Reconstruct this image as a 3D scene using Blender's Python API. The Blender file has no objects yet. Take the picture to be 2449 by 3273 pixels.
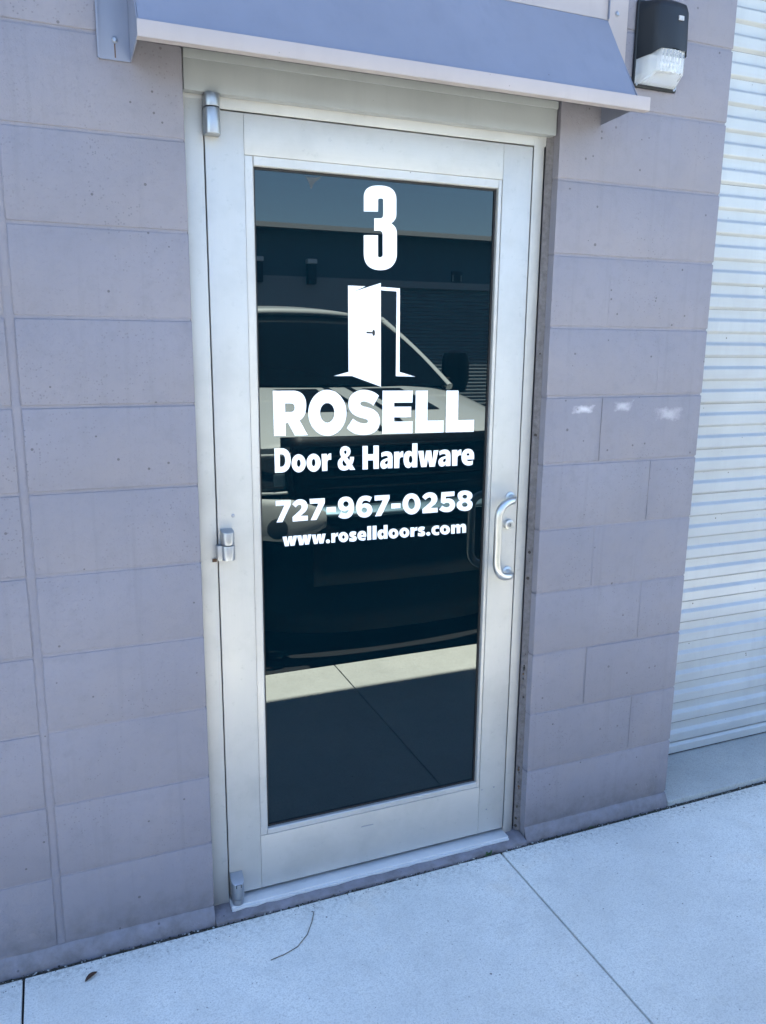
import bpy, bmesh, math, random
from math import sin, cos, pi, radians, sqrt
from mathutils import Vector, Matrix
from mathutils.geometry import tessellate_polygon

random.seed(7)
scene = bpy.context.scene
COL = scene.collection

# ------------------------------------------------------------------ camera
CAM = Vector((-0.3338, -2.0314, 1.6266))
YAW, PITCH, ROLL, FPX = 0.3930, -0.2090, 0.0102, 2563.98     # focal length in photo pixels (2449 wide)
FWD = Vector((sin(YAW)*cos(PITCH), cos(YAW)*cos(PITCH), sin(PITCH)))
_r = Vector((cos(YAW), -sin(YAW), 0)); _u = _r.cross(FWD)
RIGHT = _r*cos(ROLL) + _u*sin(ROLL); UP = -_r*sin(ROLL) + _u*cos(ROLL)
cd = bpy.data.cameras.new('camera'); cam = bpy.data.objects.new('camera', cd); COL.objects.link(cam)
cd.sensor_fit = 'HORIZONTAL'; cd.sensor_width = 36.0; cd.lens = 36.0*FPX/2449.0
cd.clip_start = 0.02; cd.clip_end = 2000
cam.matrix_world = Matrix(((RIGHT.x, UP.x, -FWD.x, CAM.x), (RIGHT.y, UP.y, -FWD.y, CAM.y), (RIGHT.z, UP.z, -FWD.z, CAM.z), (0, 0, 0, 1)))
scene.camera = cam

# ------------------------------------------------------------------ sky, sun, exposure
SUN_EL = radians(78.4); SUN_AZ = radians(-4)           # the sun stands high behind the building
world = bpy.data.worlds.new('World'); scene.world = world; world.use_nodes = True
wn = world.node_tree; wn.nodes.clear()
sky = wn.nodes.new('ShaderNodeTexSky'); sky.sky_type = 'NISHITA'; sky.sun_disc = False
sky.sun_elevation = SUN_EL; sky.sun_rotation = SUN_AZ
sky.air_density = 1.0; sky.dust_density = 0.0; sky.ozone_density = 2.2
bg = wn.nodes.new('ShaderNodeBackground'); bg.inputs['Strength'].default_value = 0.050
wo = wn.nodes.new('ShaderNodeOutputWorld')
wn.links.new(sky.outputs[0], bg.inputs[0]); wn.links.new(bg.outputs[0], wo.inputs[0])
sd = bpy.data.lights.new('sun', 'SUN'); sd.energy = 5.0; sd.angle = radians(0.53); sd.color = (1.0, 0.95, 0.84)
sun = bpy.data.objects.new('sun', sd); COL.objects.link(sun); sun.location = (0, 6, 12)
to_sun = Vector((sin(SUN_AZ)*cos(SUN_EL), cos(SUN_AZ)*cos(SUN_EL), sin(SUN_EL)))
sun.rotation_euler = to_sun.to_track_quat('Z', 'Y').to_euler()
vs = scene.view_settings
vs.view_transform = 'Standard'; vs.look = 'None'; vs.gamma = 1.0; vs.use_curve_mapping = False
vs.exposure = 3.70

# ------------------------------------------------------------------ helpers
class MB:
    """collects faces in world coordinates"""
    def __init__(s): s.v = []; s.f = []; s.m = []; s.mi = 0
    def add(s, vs_, fs):
        b = len(s.v); s.v += [tuple(p) for p in vs_]
        for f in fs: s.f.append([b+i for i in f]); s.m.append(s.mi)
        return s
    def box(s, x0, x1, y0, y1, z0, z1):
        return s.add([(x0,y0,z0),(x1,y0,z0),(x1,y1,z0),(x0,y1,z0),(x0,y0,z1),(x1,y0,z1),(x1,y1,z1),(x0,y1,z1)],
                     [(0,3,2,1),(4,5,6,7),(0,1,5,4),(1,2,6,5),(2,3,7,6),(3,0,4,7)])
    def prism(s, poly, a, b, axis='x'):
        """poly of 2-D points extruded along an axis; poly coordinates are the two other axes in order"""
        n = len(poly)
        def P(t, p):
            return {'x': (t, p[0], p[1]), 'y': (p[0], t, p[1]), 'z': (p[0], p[1], t)}[axis]
        vv = [P(a, p) for p in poly] + [P(b, p) for p in poly]
        ff = [tuple(range(n))[::-1], tuple(range(n, 2*n))] + [(i, (i+1) % n, n+(i+1) % n, n+i) for i in range(n)]
        return s.add(vv, ff)
    def lathe(s, prof, c, axis='z', n=24, a0=0, a1=2*pi):
        """prof: (radius, height) along axis through c"""
        full = abs(a1-a0-2*pi) < 1e-6; m = n if full else n+1
        vv = []
        for r, h in prof:
            for i in range(m):
                a = a0+(a1-a0)*i/n; p, q = r*cos(a), r*sin(a)
                vv.append({'z': (c[0]+p, c[1]+q, c[2]+h), 'y': (c[0]+p, c[1]+h, c[2]+q), 'x': (c[0]+h, c[1]+p, c[2]+q)}[axis])
        ff = []
        for j in range(len(prof)-1):
            for i in range(n):
                k = (i+1) % m
                ff.append((j*m+i, j*m+k, (j+1)*m+k, (j+1)*m+i))
        ff.append(tuple(range(m))[::-1]); ff.append(tuple(range((len(prof)-1)*m, len(prof)*m)))
        return s.add(vv, ff)
    def tube(s, pts, r, n=12, caps=True):
        pts = [Vector(p) for p in pts]; rr = r if isinstance(r, (list, tuple)) else [r]*len(pts)
        vv = []; up = None
        for i, p in enumerate(pts):
            t = (pts[min(i+1, len(pts)-1)] - pts[max(i-1, 0)]).normalized()
            if up is None:
                up = t.orthogonal().normalized()
            up = (up - t*up.dot(t)).normalized(); w = t.cross(up)
            for k in range(n):
                a = 2*pi*k/n; vv.append(p + (up*cos(a)+w*sin(a))*rr[i])
        ff = []
        for i in range(len(pts)-1):
            for k in range(n):
                ff.append((i*n+k, i*n+(k+1) % n, (i+1)*n+(k+1) % n, (i+1)*n+k))
        if caps:
            ff.append(tuple(range(n))[::-1]); ff.append(tuple(range((len(pts)-1)*n, len(pts)*n)))
        return s.add(vv, ff)
    def grid(s, fn, nu, nv):
        vv = [fn(i/nu, j/nv) for j in range(nv+1) for i in range(nu+1)]
        ff = [(j*(nu+1)+i, j*(nu+1)+i+1, (j+1)*(nu+1)+i+1, (j+1)*(nu+1)+i) for j in range(nv) for i in range(nu)]
        return s.add(vv, ff)
    def build(s, name, mat, parent=None, bevel=0, seg=2, smooth=0, solid=0, sub=0, fixn=True):
        v = Vector((0, 0, 0)); lo = Vector((1e9,)*3); hi = Vector((-1e9,)*3)
        for p in s.v:
            for i in range(3): lo[i] = min(lo[i], p[i]); hi[i] = max(hi[i], p[i])
        c = (lo+hi)/2
        me = bpy.data.meshes.new(name)
        me.from_pydata([tuple(Vector(p)-c) for p in s.v], [], s.f)
        bm = bmesh.new(); bm.from_mesh(me)
        if fixn: bmesh.ops.recalc_face_normals(bm, faces=bm.faces)
        if bevel:
            es = [e for e in bm.edges if len(e.link_faces) == 2 and e.calc_face_angle(0) > 0.5]
            bmesh.ops.bevel(bm, geom=es, offset=bevel, segments=seg, profile=0.6, affect='EDGES', clamp_overlap=True)
        bm.to_mesh(me); bm.free()
        if smooth or bevel:
            for p in me.polygons: p.use_smooth = True
            me.set_sharp_from_angle(angle=radians(smooth or 40))
        o = bpy.data.objects.new(name, me); COL.objects.link(o)
        for m in (mat if isinstance(mat, (list, tuple)) else [mat]): me.materials.append(M[m])
        if any(s.m) and not bevel:
            for p, mi in zip(me.polygons, s.m): p.material_index = mi
        o.location = c
        if solid:
            md = o.modifiers.new('thickness', 'SOLIDIFY'); md.thickness = solid; md.offset = -1
        if sub:
            md = o.modifiers.new('smooth', 'SUBSURF'); md.levels = sub; md.render_levels = sub
        if parent is not None:
            o.parent = parent; o.location = c - world_loc(parent)
        return o

def world_loc(o):
    p = Vector(o.location)
    while o.parent is not None:
        o = o.parent; p += o.location
    return p

def tag(o, label=None, cat=None, group=None, kind=None):
    if label: o['label'] = label
    if cat: o['category'] = cat
    if group: o['group'] = group
    if kind: o['kind'] = kind
    return o

def thing(name, loc, label=None, cat=None, group=None, kind=None):
    o = bpy.data.objects.new(name, None); COL.objects.link(o); o.location = loc
    o.empty_display_size = 0.1
    return tag(o, label, cat, group, kind)

def inst(me_obj, name, loc, parent, rot=None):
    """another object on the same mesh"""
    o = bpy.data.objects.new(name, me_obj.data if hasattr(me_obj, 'data') else me_obj); COL.objects.link(o)
    o.parent = parent; o.location = Vector(loc) - world_loc(parent)
    if rot: o.rotation_euler = rot
    return o

def on_plane_y(px, py, y):
    """photo pixel -> point on the plane y = const (used for the flat print on the glass)"""
    d = FWD + RIGHT*((px-1224.5)/FPX) - UP*((py-1636.5)/FPX)
    return CAM + d*((y-CAM.y)/d.y)

# ------------------------------------------------------------------ materials
M = {}
class NT:
    def __init__(s, name):
        s.m = bpy.data.materials.new(name); s.m.use_nodes = True; s.t = s.m.node_tree
        s.p = s.t.nodes['Principled BSDF']; s.o = s.t.nodes['Material Output']; M[name] = s.m
    def n(s, typ, **kw):
        nd = s.t.nodes.new(typ)
        for k, v in kw.items():
            if k in nd.inputs.keys(): 
                nd.inputs[k].default_value = v
            else: setattr(nd, k, v)
        return nd
    def l(s, a, b): s.t.links.new(a, b)
    def coord(s, scale=(1, 1, 1), rot=(0, 0, 0), obj=False):
        if obj:
            c = s.n('ShaderNodeTexCoord').outputs['Object']
        else:
            c = s.n('ShaderNodeNewGeometry').outputs['Position']
        mp = s.n('ShaderNodeMapping'); mp.inputs['Scale'].default_value = scale; mp.inputs['Rotation'].default_value = rot
        s.l(c, mp.inputs['Vector']); return mp.outputs[0]
    def noise(s, vec, scale, detail=4, rough=0.55):
        nd = s.n('ShaderNodeTexNoise'); nd.inputs['Scale'].default_value = scale
        nd.inputs['Detail'].default_value = detail; nd.inputs['Roughness'].default_value = rough
        s.l(vec, nd.inputs['Vector']); return nd.outputs['Fac']
    def ramp(s, fac, p0, p1, c0=(0, 0, 0, 1), c1=(1, 1, 1, 1)):
        r = s.n('ShaderNodeValToRGB'); e = r.color_ramp.elements
        e[0].position = p0; e[1].position = p1; e[0].color = c0; e[1].color = c1
        s.l(fac, r.inputs[0]); return r.outputs[0]
    def mix(s, a, b, fac, mode='MIX'):
        nd = s.n('ShaderNodeMix', data_type='RGBA', blend_type=mode)
        for sock, val in ((nd.inputs[6], a), (nd.inputs[7], b), (nd.inputs[0], fac)):
            if hasattr(val, 'is_linked') or hasattr(val, 'links'): s.l(val, sock)
            elif isinstance(val, (int, float)): sock.default_value = val
            else: sock.default_value = (*val, 1) if len(val) == 3 else val
        return nd.outputs[2]
    def math(s, op, a, b=0.0, c=None):
        nd = s.n('ShaderNodeMath', operation=op)
        for i, v in enumerate((a, b, c)):
            if v is None: continue
            if hasattr(v, 'links'): s.l(v, nd.inputs[i])
            else: nd.inputs[i].default_value = v
        return nd.outputs[0]
    def bump(s, h, strength=0.3, dist=0.002, prev=None):
        b = s.n('ShaderNodeBump'); b.inputs['Strength'].default_value = strength; b.inputs['Distance'].default_value = dist
        s.l(h, b.inputs['Height'])
        if prev is not None: s.l(prev, b.inputs['Normal'])
        return b.outputs[0]
    def set(s, **kw):
        for k, v in kw.items():
            k = k.replace('_', ' ')
            sock = s.p.inputs[k]
            if hasattr(v, 'links'): s.l(v, sock)
            else: sock.default_value = (*v, 1) if isinstance(v, tuple) and len(v) == 3 else v
        return s

def specks(nt, vec, scale, thr, keep=0.35):
    """sparse little dots: 1 inside a dot"""
    v = nt.n('ShaderNodeTexVoronoi'); v.inputs['Scale'].default_value = scale; nt.l(vec, v.inputs['Vector'])
    sep = nt.n('ShaderNodeSeparateColor'); nt.l(v.outputs['Color'], sep.inputs[0])
    rad = nt.math('MULTIPLY', sep.outputs[1], thr)
    inside = nt.math('LESS_THAN', v.outputs['Distance'], rad)
    pick = nt.math('LESS_THAN', sep.outputs[0], keep)
    return nt.math('MULTIPLY', inside, pick)

def painted_block(name, col):
    t = NT(name); vec = t.coord()
    big = t.noise(vec, 2.2, 5); fine = t.noise(vec, 230, 3, 0.6); mid = t.noise(vec, 24, 6, 0.65)
    oi = t.n('ShaderNodeObjectInfo')
    c = t.mix(tuple(x*0.90 for x in col), tuple(min(1, x*1.07) for x in col), t.ramp(big, 0.28, 0.72))
    c = t.mix(c, tuple(x*0.84 for x in col), t.math('MULTIPLY', t.ramp(mid, 0.50, 0.78), 0.8))
    c = t.mix(c, (col[0]*1.08, col[1]*1.03, col[2]*0.95), t.math('MULTIPLY', t.ramp(t.noise(vec, 5.5, 4), 0.48, 0.7), 0.5))
    c = t.mix(c, tuple(x*0.86 for x in col), t.math('MULTIPLY', oi.outputs['Random'], 0.2))
    # open pores, in patches where the paint went on thin
    pores = specks(t, vec, 170, 0.34, 0.42); patch = t.ramp(t.noise(vec, 3.1, 4), 0.46, 0.62)
    c = t.mix(c, tuple(x*0.42 for x in col), t.math('MULTIPLY', t.math('MULTIPLY', pores, t.math('ADD', patch, 0.12)), 0.45))
    d = specks(t, vec, 42, 0.14, 0.16); d2 = specks(t, vec, 19, 0.085, 0.28)
    dd = t.math('MULTIPLY', t.math('MAXIMUM', d, d2), 0.62)
    c = t.mix(c, (0.05, 0.045, 0.045), dd)
    # run-down streaks and splash near the ground
    st = t.noise(t.coord((34, 34, 1.6)), 1.0, 4, 0.6)
    c = t.mix(c, tuple(x*0.80 for x in col), t.math('MULTIPLY', t.ramp(st, 0.56, 0.74), 0.45))
    sx = t.n('ShaderNodeSeparateXYZ'); t.l(vec, sx.inputs[0])
    low = t.math('MULTIPLY', t.ramp(sx.outputs[2], 0.0, 0.16, (1, 1, 1, 1), (0, 0, 0, 1)), t.ramp(mid, 0.35, 0.65))
    c = t.mix(c, (0.09, 0.082, 0.075), t.math('MULTIPLY', low, 0.55))
    pit = t.ramp(t.noise(vec, 85, 4, 0.75), 0.30, 0.46)
    b = t.bump(fine, 0.30, 0.0020); b = t.bump(mid, 0.35, 0.005, b); b = t.bump(pit, 0.40, 0.0018, b)
    b = t.bump(t.math('SUBTRACT', 1.0, pores), 0.5, 0.0015, b)
    t.set(Base_Color=c, Roughness=0.66, Normal=b); t.p.inputs['Specular IOR Level'].default_value = 0.3
    return t

PAINT = (0.198, 0.192, 0.221)
t = painted_block('painted_block', PAINT)
# pale paint touch-ups, three smeared patches on the pier beside the handle
pos = t.coord(); sx = t.n('ShaderNodeSeparateXYZ'); t.l(pos, sx.inputs[0])
warp = t.noise(pos, 34, 4, 0.65)
acc = None
for cx, cz, wx, wz, k in ((1.168, 1.432, 0.042, 0.012, 1.0), (1.311, 1.438, 0.038, 0.017, 0.65), (1.494, 1.410, 0.052, 0.022, 0.5)):
    ax = t.math('DIVIDE', t.math('ABSOLUTE', t.math('SUBTRACT', sx.outputs[0], cx)), wx)
    az = t.math('DIVIDE', t.math('ABSOLUTE', t.math('SUBTRACT', sx.outputs[2], cz)), wz)
    r = t.math('ADD', t.math('MAXIMUM', ax, az), t.math('MULTIPLY', t.math('SUBTRACT', warp, 0.5), 2.0))
    a = t.math('MULTIPLY', t.ramp(r, 0.15, 1.0, (1, 1, 1, 1), (0, 0, 0, 1)), k*0.70)
    acc = a if acc is None else t.math('MAXIMUM', acc, a)
old = t.p.inputs['Base Color'].links[0].from_socket
t.l(t.mix(old, (0.62, 0.59, 0.60), acc), t.p.inputs['Base Color'])

painted_block('painted_mortar', tuple(x*1.02 for x in PAINT))
t = painted_block('painted_caulk', tuple(x*0.97 for x in PAINT))
t = NT('dark_caulk'); v = t.coord(); n_ = t.noise(v, 60, 5, 0.7); s_ = specks(t, v, 55, 0.3, 0.15)
t.set(Base_Color=t.mix(t.mix((0.085, 0.078, 0.078), (0.14, 0.13, 0.135), t.ramp(n_, 0.35, 0.65)), (0.02, 0.016, 0.012), s_), Roughness=0.8, Normal=t.bump(n_, 0.5, 0.004))

def metal_paint(name, col, rough=0.4, spec=0.4, speck=True, metallic=0.0):
    t = NT(name); v = t.coord(); n_ = t.noise(v, 3.5, 5); f_ = t.noise(v, 90, 4)
    c = t.mix(tuple(x*0.90 for x in col), tuple(min(1, x*1.06) for x in col), t.ramp(n_, 0.3, 0.7)); c = t.mix(c, tuple(x*0.86 for x in col), t.math('MULTIPLY', t.ramp(t.noise(t.coord((22, 22, 2.5)), 1.0, 5, 0.65), 0.5, 0.72), 0.5))
    if speck: c = t.mix(c, tuple(x*0.45 for x in col), t.math('MULTIPLY', specks(t, v, 38, 0.10, 0.15), 0.6))
    t.set(Base_Color=c, Roughness=rough, Metallic=metallic, Normal=t.bump(f_, 0.05, 0.001))
    t.p.inputs['Specular IOR Level'].default_value = spec
    return t
metal_paint('awning_paint', (0.178, 0.194, 0.248), 0.42, 0.5)
metal_paint('awning_trim', (0.335, 0.300, 0.295), 0.45, 0.4)
metal_paint('header_paint', (0.25, 0.265, 0.27), 0.45, 0.4)
# clear anodised aluminium
def alu(name, col=(0.475, 0.468, 0.445), rough=0.46, metallic=0.45, streak=(300, 300, 6)):
    t = NT(name); v = t.coord(streak); n_ = t.noise(v, 1, 3); w_ = t.noise(t.coord(), 7, 5, 0.6)
    sm = t.noise(t.coord((40, 40, 12)), 1, 4)
    c = t.mix(tuple(x*0.95 for x in col), col, n_)
    c = t.mix(c, tuple(x*0.78 for x in col), t.math('MULTIPLY', t.ramp(w_, 0.46, 0.72), 0.6)); c = t.mix(c, tuple(x*0.70 for x in col), t.math('MULTIPLY', t.ramp(t.noise(t.coord(), 42, 5, 0.75), 0.60, 0.72), 0.5))
    c = t.mix(c, tuple(x*0.35 for x in col), t.math('MULTIPLY', specks(t, t.coord(), 22, 0.05, 0.12), 0.7))
    t.set(Base_Color=c, Metallic=metallic, Roughness=t.mix((rough*0.85,)*3, (rough*1.2,)*3, sm), Normal=t.bump(n_, 0.03, 0.001))
    return t
alu('aluminium'); alu('aluminium_horizontal', streak=(6, 300, 300)); alu('aluminium_stop', (0.48, 0.473, 0.455), 0.40)
alu('frame_aluminium', (0.45, 0.445, 0.425), 0.48)
alu('hinge_metal', (0.36, 0.38, 0.41), 0.35, 0.85)
alu('satin_steel', (0.60, 0.595, 0.57), 0.32, 0.9)
alu('threshold_metal', (0.68, 0.70, 0.72), 0.42, 0.55, (6, 300, 300))
def plain(name, col, rough=0.6, metallic=0.0, spec=0.4, var=0.12, sc=20):
    t = NT(name); v = t.coord(); n_ = t.noise(v, sc, 4)
    t.set(Base_Color=t.mix(tuple(x*(1-var) for x in col), tuple(min(1, x*(1+var)) for x in col), n_), Roughness=rough, Metallic=metallic)
    t.p.inputs['Specular IOR Level'].default_value = spec
    return t
plain('gasket', (0.012, 0.012, 0.013), 0.55); plain('void', (0.006, 0.006, 0.007), 0.9, spec=0.1)
plain('vinyl_white', (0.88, 0.89, 0.90), 0.45, var=0.01); plain('vinyl_black', (0.01, 0.01, 0.01), 0.5)
plain('screw_metal', (0.30, 0.32, 0.36), 0.4, 0.8); plain('rust', (0.10, 0.055, 0.03), 0.9)
# tinted mirror-film glass
t = NT('tinted_glass'); v = t.coord(); n_ = t.noise(v, 6, 5); d_ = specks(t, v, 60, 0.06, 0.12)
c = t.mix((0.0005, 0.0052, 0.0085), (0.0008, 0.0080, 0.0130), n_); c = t.mix(c, (0.10, 0.12, 0.13), t.math('MULTIPLY', d_, 0.35))
t.set(Base_Color=c, Roughness=0.004); t.p.inputs['IOR'].default_value = 1.54
t.p.inputs['Specular Tint'].default_value = (0.86, 0.98, 1.0, 1)
plain('film_smear', (0.045, 0.055, 0.06), 0.6)
# concrete
def concrete(name, col, broom=True):
    t = NT(name); v = t.coord()
    big = t.noise(v, 1.7, 7, 0.62); mid = t.noise(v, 11, 7, 0.7); fine = t.noise(v, 210, 4, 0.75); grit = t.noise(v, 75, 5, 0.75)
    st = t.noise(t.coord((150, 7, 60), (0, 0, 0.12)), 1.0, 4, 0.65)
    c = t.mix(tuple(x*0.80 for x in col), tuple(min(1, x*1.10) for x in col), t.ramp(big, 0.28, 0.72))
    c = t.mix(c, tuple(x*0.74 for x in col), t.math('MULTIPLY', t.ramp(mid, 0.48, 0.74), 0.6))
    c = t.mix(c, tuple(x*0.62 for x in col), t.math('MULTIPLY', t.ramp(fine, 0.46, 0.66), 0.85))
    c = t.mix(c, tuple(x*0.66 for x in col), t.math('MULTIPLY', t.ramp(grit, 0.52, 0.66), 0.7))
    c = t.mix(c, tuple(x*0.86 for x in col), t.math('MULTIPLY', t.ramp(st, 0.48, 0.68), 0.4 if broom else 0.1))
    # faint rusty and grey stains
    c = t.mix(c, (col[0]*0.86, col[1]*0.74, col[2]*0.62), t.math('MULTIPLY', t.ramp(t.noise(v, 3.3, 5, 0.6), 0.60, 0.78), 0.45))
    c = t.mix(c, (0.05, 0.045, 0.04), t.math('MULTIPLY', specks(t, v, 30, 0.10, 0.16), 0.75))
    c = t.mix(c, (0.07, 0.06, 0.055), t.math('MULTIPLY', specks(t, v, 90, 0.22, 0.12), 0.5))
    if broom:      # grime gathered along the wall side of the slabs
        sx = t.n('ShaderNodeSeparateXYZ'); t.l(v, sx.inputs[0])
        edge = t.math('MULTIPLY', t.ramp(t.math('ADD', sx.outputs[1], 0.13), 0.015, 0.10), t.ramp(grit, 0.42, 0.62))
        c = t.mix(c, (0.10, 0.09, 0.075), t.math('MULTIPLY', edge, 0.32))
    b = t.bump(st, 0.30 if broom else 0.05, 0.0014); b = t.bump(fine, 0.45, 0.0016, b); b = t.bump(grit, 0.3, 0.002, b)
    t.set(Base_Color=c, Roughness=0.88, Normal=b); t.p.inputs['Specular IOR Level'].default_value = 0.25
concrete('sidewalk_concrete', (0.79, 0.785, 0.73))
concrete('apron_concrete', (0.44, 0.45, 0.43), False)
t = NT('asphalt'); v = t.coord(); a_ = t.noise(v, 140, 4, 0.75); b_ = t.noise(v, 1.1, 5)
t.set(Base_Color=t.mix(t.mix((0.012, 0.012, 0.013), (0.032, 0.032, 0.033), a_), (0.022, 0.022, 0.022), t.ramp(b_, 0.35, 0.7)), Roughness=0.9, Normal=t.bump(a_, 0.6, 0.006))
t = NT('dirt'); v = t.coord(); a_ = t.noise(v, 120, 4, 0.75); b_ = t.noise(v, 14, 4)
c = t.mix((0.015, 0.014, 0.012), (0.13, 0.12, 0.10), t.ramp(a_, 0.42, 0.75)); c = t.mix(c, (0.02, 0.035, 0.012), t.math('MULTIPLY', t.ramp(b_, 0.5, 0.7), 0.7))
t.set(Base_Color=c, Roughness=0.95, Normal=t.bump(a_, 0.8, 0.01))
t = metal_paint('shutter_paint', (0.40, 0.42, 0.42), 0.26, 0.5); v = t.coord(); old = t.p.inputs['Base Color'].links[0].from_socket
c = t.mix(old, (0.10, 0.085, 0.06), t.math('MULTIPLY', specks(t, v, 26, 0.10, 0.16), 0.85)); c = t.mix(c, (0.33, 0.31, 0.27), t.math('MULTIPLY', t.ramp(t.noise(t.coord((1.5, 1, 22)), 1.0, 5, 0.65), 0.52, 0.72), 0.22))
t.l(c, t.p.inputs['Base Color'])
plain('lamp_bronze', (0.009, 0.011, 0.014), 0.5, 0.0, 0.35)
plain('lamp_badge', (0.30, 0.31, 0.33), 0.4)
t = NT('lamp_lens'); wv = t.n('ShaderNodeTexWave', wave_type='BANDS', bands_direction='X'); wv.inputs['Scale'].default_value = 26; wv.inputs['Distortion'].default_value = 0.6
t.l(t.coord(), wv.inputs['Vector'])
t.set(Base_Color=(0.80, 0.83, 0.85), Roughness=0.12, Normal=t.bump(wv.outputs[1], 0.35, 0.003)); t.p.inputs['Transmission Weight'].default_value = 0.72; t.p.inputs['IOR'].default_value = 1.40
plain('lamp_reflector', (0.66, 0.67, 0.68), 0.3, 0.2, 0.5)
plain('leaf_brown', (0.055, 0.026, 0.016), 0.8, var=0.4, sc=90); plain('twig_brown', (0.11, 0.09, 0.065), 0.85, var=0.3, sc=60)
plain('weed_green', (0.035, 0.085, 0.022), 0.65, var=0.35, sc=120); plain('pebble_grey', (0.10, 0.09, 0.085), 0.9, var=0.5, sc=60)
# pickup and far building
t = NT('truck_paint'); t.set(Base_Color=(0.56, 0.575, 0.555), Roughness=0.42, Metallic=0.0); t.p.inputs['Coat Weight'].default_value = 0.5
plain('truck_black', (0.0035, 0.0035, 0.004), 0.4, 0.0, 0.15); plain('truck_plastic', (0.002, 0.002, 0.0022), 0.7, 0.0, 0.1)
plain('truck_glass', (0.004, 0.005, 0.006), 0.05, 0.0, 0.03, var=0.0); plain('truck_chrome', (0.19, 0.28, 0.33), 0.5, 1.0, var=0.02)
plain('tyre_rubber', (0.015, 0.015, 0.016), 0.85); plain('rim_metal', (0.4, 0.41, 0.42), 0.3, 0.9); plain('lamp_glass', (0.05, 0.06, 0.065), 0.1, 0.2)
plain('mirror_patch_green', (0.05, 0.085, 0.07), 0.5)
plain('far_wall_dark', (0.12, 0.16, 0.19), 0.8, var=0.2, sc=6); plain('far_wall_grey', (0.40, 0.39, 0.39), 0.8, var=0.08, sc=6)
plain('far_trim', (0.45, 0.44, 0.42), 0.6); plain('far_shutter', (0.20, 0.23, 0.24), 0.6, var=0.05)
plain('far_lamp', (0.85, 0.85, 0.85), 0.5); plain('far_lamp_dark', (0.03, 0.03, 0.035), 0.5)

# ------------------------------------------------------------------ ground, sidewalk
g = MB(); g.add([(-300, -300, -0.014), (300, -300, -0.014), (300, 300, -0.014), (-300, 300, -0.014)], [(0, 1, 2, 3)])
tag(g.build('ground', 'asphalt'), kind='structure')

sw = thing('sidewalk', (0.2, -0.77, 0), kind='structure')
JX = [-0.501 + 1.4258*i for i in range(-6, 7)]
for i in range(len(JX)-1):
    x0, x1 = JX[i]+0.0028, JX[i+1]-0.0028
    s = MB().box(x0, x1, -1.515, -0.031, -0.075, 0.0)
    s.build('slab', 'sidewalk_concrete', sw, bevel=0.0035, seg=2)

# ------------------------------------------------------------------ the block building
CH = 0.2032; Z0 = 0.0484; NC = 19; WALL_TOP = Z0 + NC*CH
bld = thing('block_building', (0.5, 0.3, 0), 'grey lavender painted concrete block building wall around the glass door', 'building')
OPX, OPZ = 1.0299, Z0 + 11*CH           # door opening
PX = 1.6223                              # end of the pier, shutter bay beyond
BAYX, BAYZ = 4.70, Z0 + 15*CH
GAP = 0.0036
_block_mesh = {}
def block_mesh(w, h, depth=0.19, inset=0.0030, sx=1.0):
    k = (round(w, 4), round(h, 4), sx)
    if k not in _block_mesh:
        a, c = w/2, h/2
        vv = [(-a, depth, -c), (a, depth, -c), (a, depth, c), (-a, depth, c),
              (-a, inset, -c), (a, inset, -c), (a, inset, c), (-a, inset, c),
              (-a+inset*0.3*sx, inset*0.3, -c+inset*0.3), (a-inset*0.3*sx, inset*0.3, -c+inset*0.3), (a-inset*0.3*sx, inset*0.3, c-inset*0.3), (-a+inset*0.3*sx, inset*0.3, c-inset*0.3),
              (-a+inset*sx, 0, -c+inset), (a-inset*sx, 0, -c+inset), (a-inset*sx, 0, c-inset), (-a+inset*sx, 0, c-inset)]
        ff = []
        for b in (0, 4, 8):
            for i in range(4):
                j = (i+1) % 4; ff.append((b+i, b+j, b+4+j, b+4+i))
        ff += [(12, 13, 14, 15), (3, 2, 1, 0)]
        me = bpy.data.meshes.new('block'); me.from_pydata(vv, [], ff)
        bm = bmesh.new(); bm.from_mesh(me); bmesh.ops.recalc_face_normals(bm, faces=bm.faces); bm.to_mesh(me); bm.free()
        for p in me.polygons: p.use_smooth = True
        me.set_sharp_from_angle(angle=radians(60))
        me.materials.append(M['painted_block']); _block_mesh[k] = me
    return _block_mesh[k]
far = MB()
def put_block(x0, x1, j, single):
    z = Z0 + j*CH
    faint = x0 > -0.1 and x1 < 1.7 and j not in (2, 3, 4)      # joints filled and painted over
    gx = (0.0008 if j in (5, 6, 1) else 0.00015) if faint else GAP
    w = x1-x0-2*gx; cx = (x0+x1)/2
    if faint:
        if abs(x0-(OPX-GAP)) < 1e-6 or abs(x0-GAP) < 1e-6: w -= GAP-gx; cx += (GAP-gx)/2
        if abs(x1-(PX+GAP)) < 1e-6: w -= GAP-gx; cx -= (GAP-gx)/2
    if single:
        inst(block_mesh(w, CH-2*GAP, sx=(0.25 if j in (1, 5, 6) else 0.04) if faint else 1.0), 'block', (cx, random.uniform(-0.0004, 0.0004) if faint else random.uniform(-0.0009, 0.0009), z+CH/2), bld, (random.uniform(-.0025, .0025), 0, 0 if faint else random.uniform(-.0015, .0015)))
    else:
        far.box(x0+GAP, x1-GAP, 0, 0.19, z+GAP, z+CH-GAP)
CJ = -0.4054; HB = 0.4064
def run(x0, x1, j, first):
    """blocks from x0 to x1, first module length first; ends shared without a joint at openings"""
    xs = [x0]; x = x0+first
    while x < x1-0.06: xs.append(x); x += HB
    xs.append(x1)
    for a, b in zip(xs, xs[1:]):
        put_block(a, b, j, (a > -2.1 and b < 1.7 and j < 15))
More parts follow.
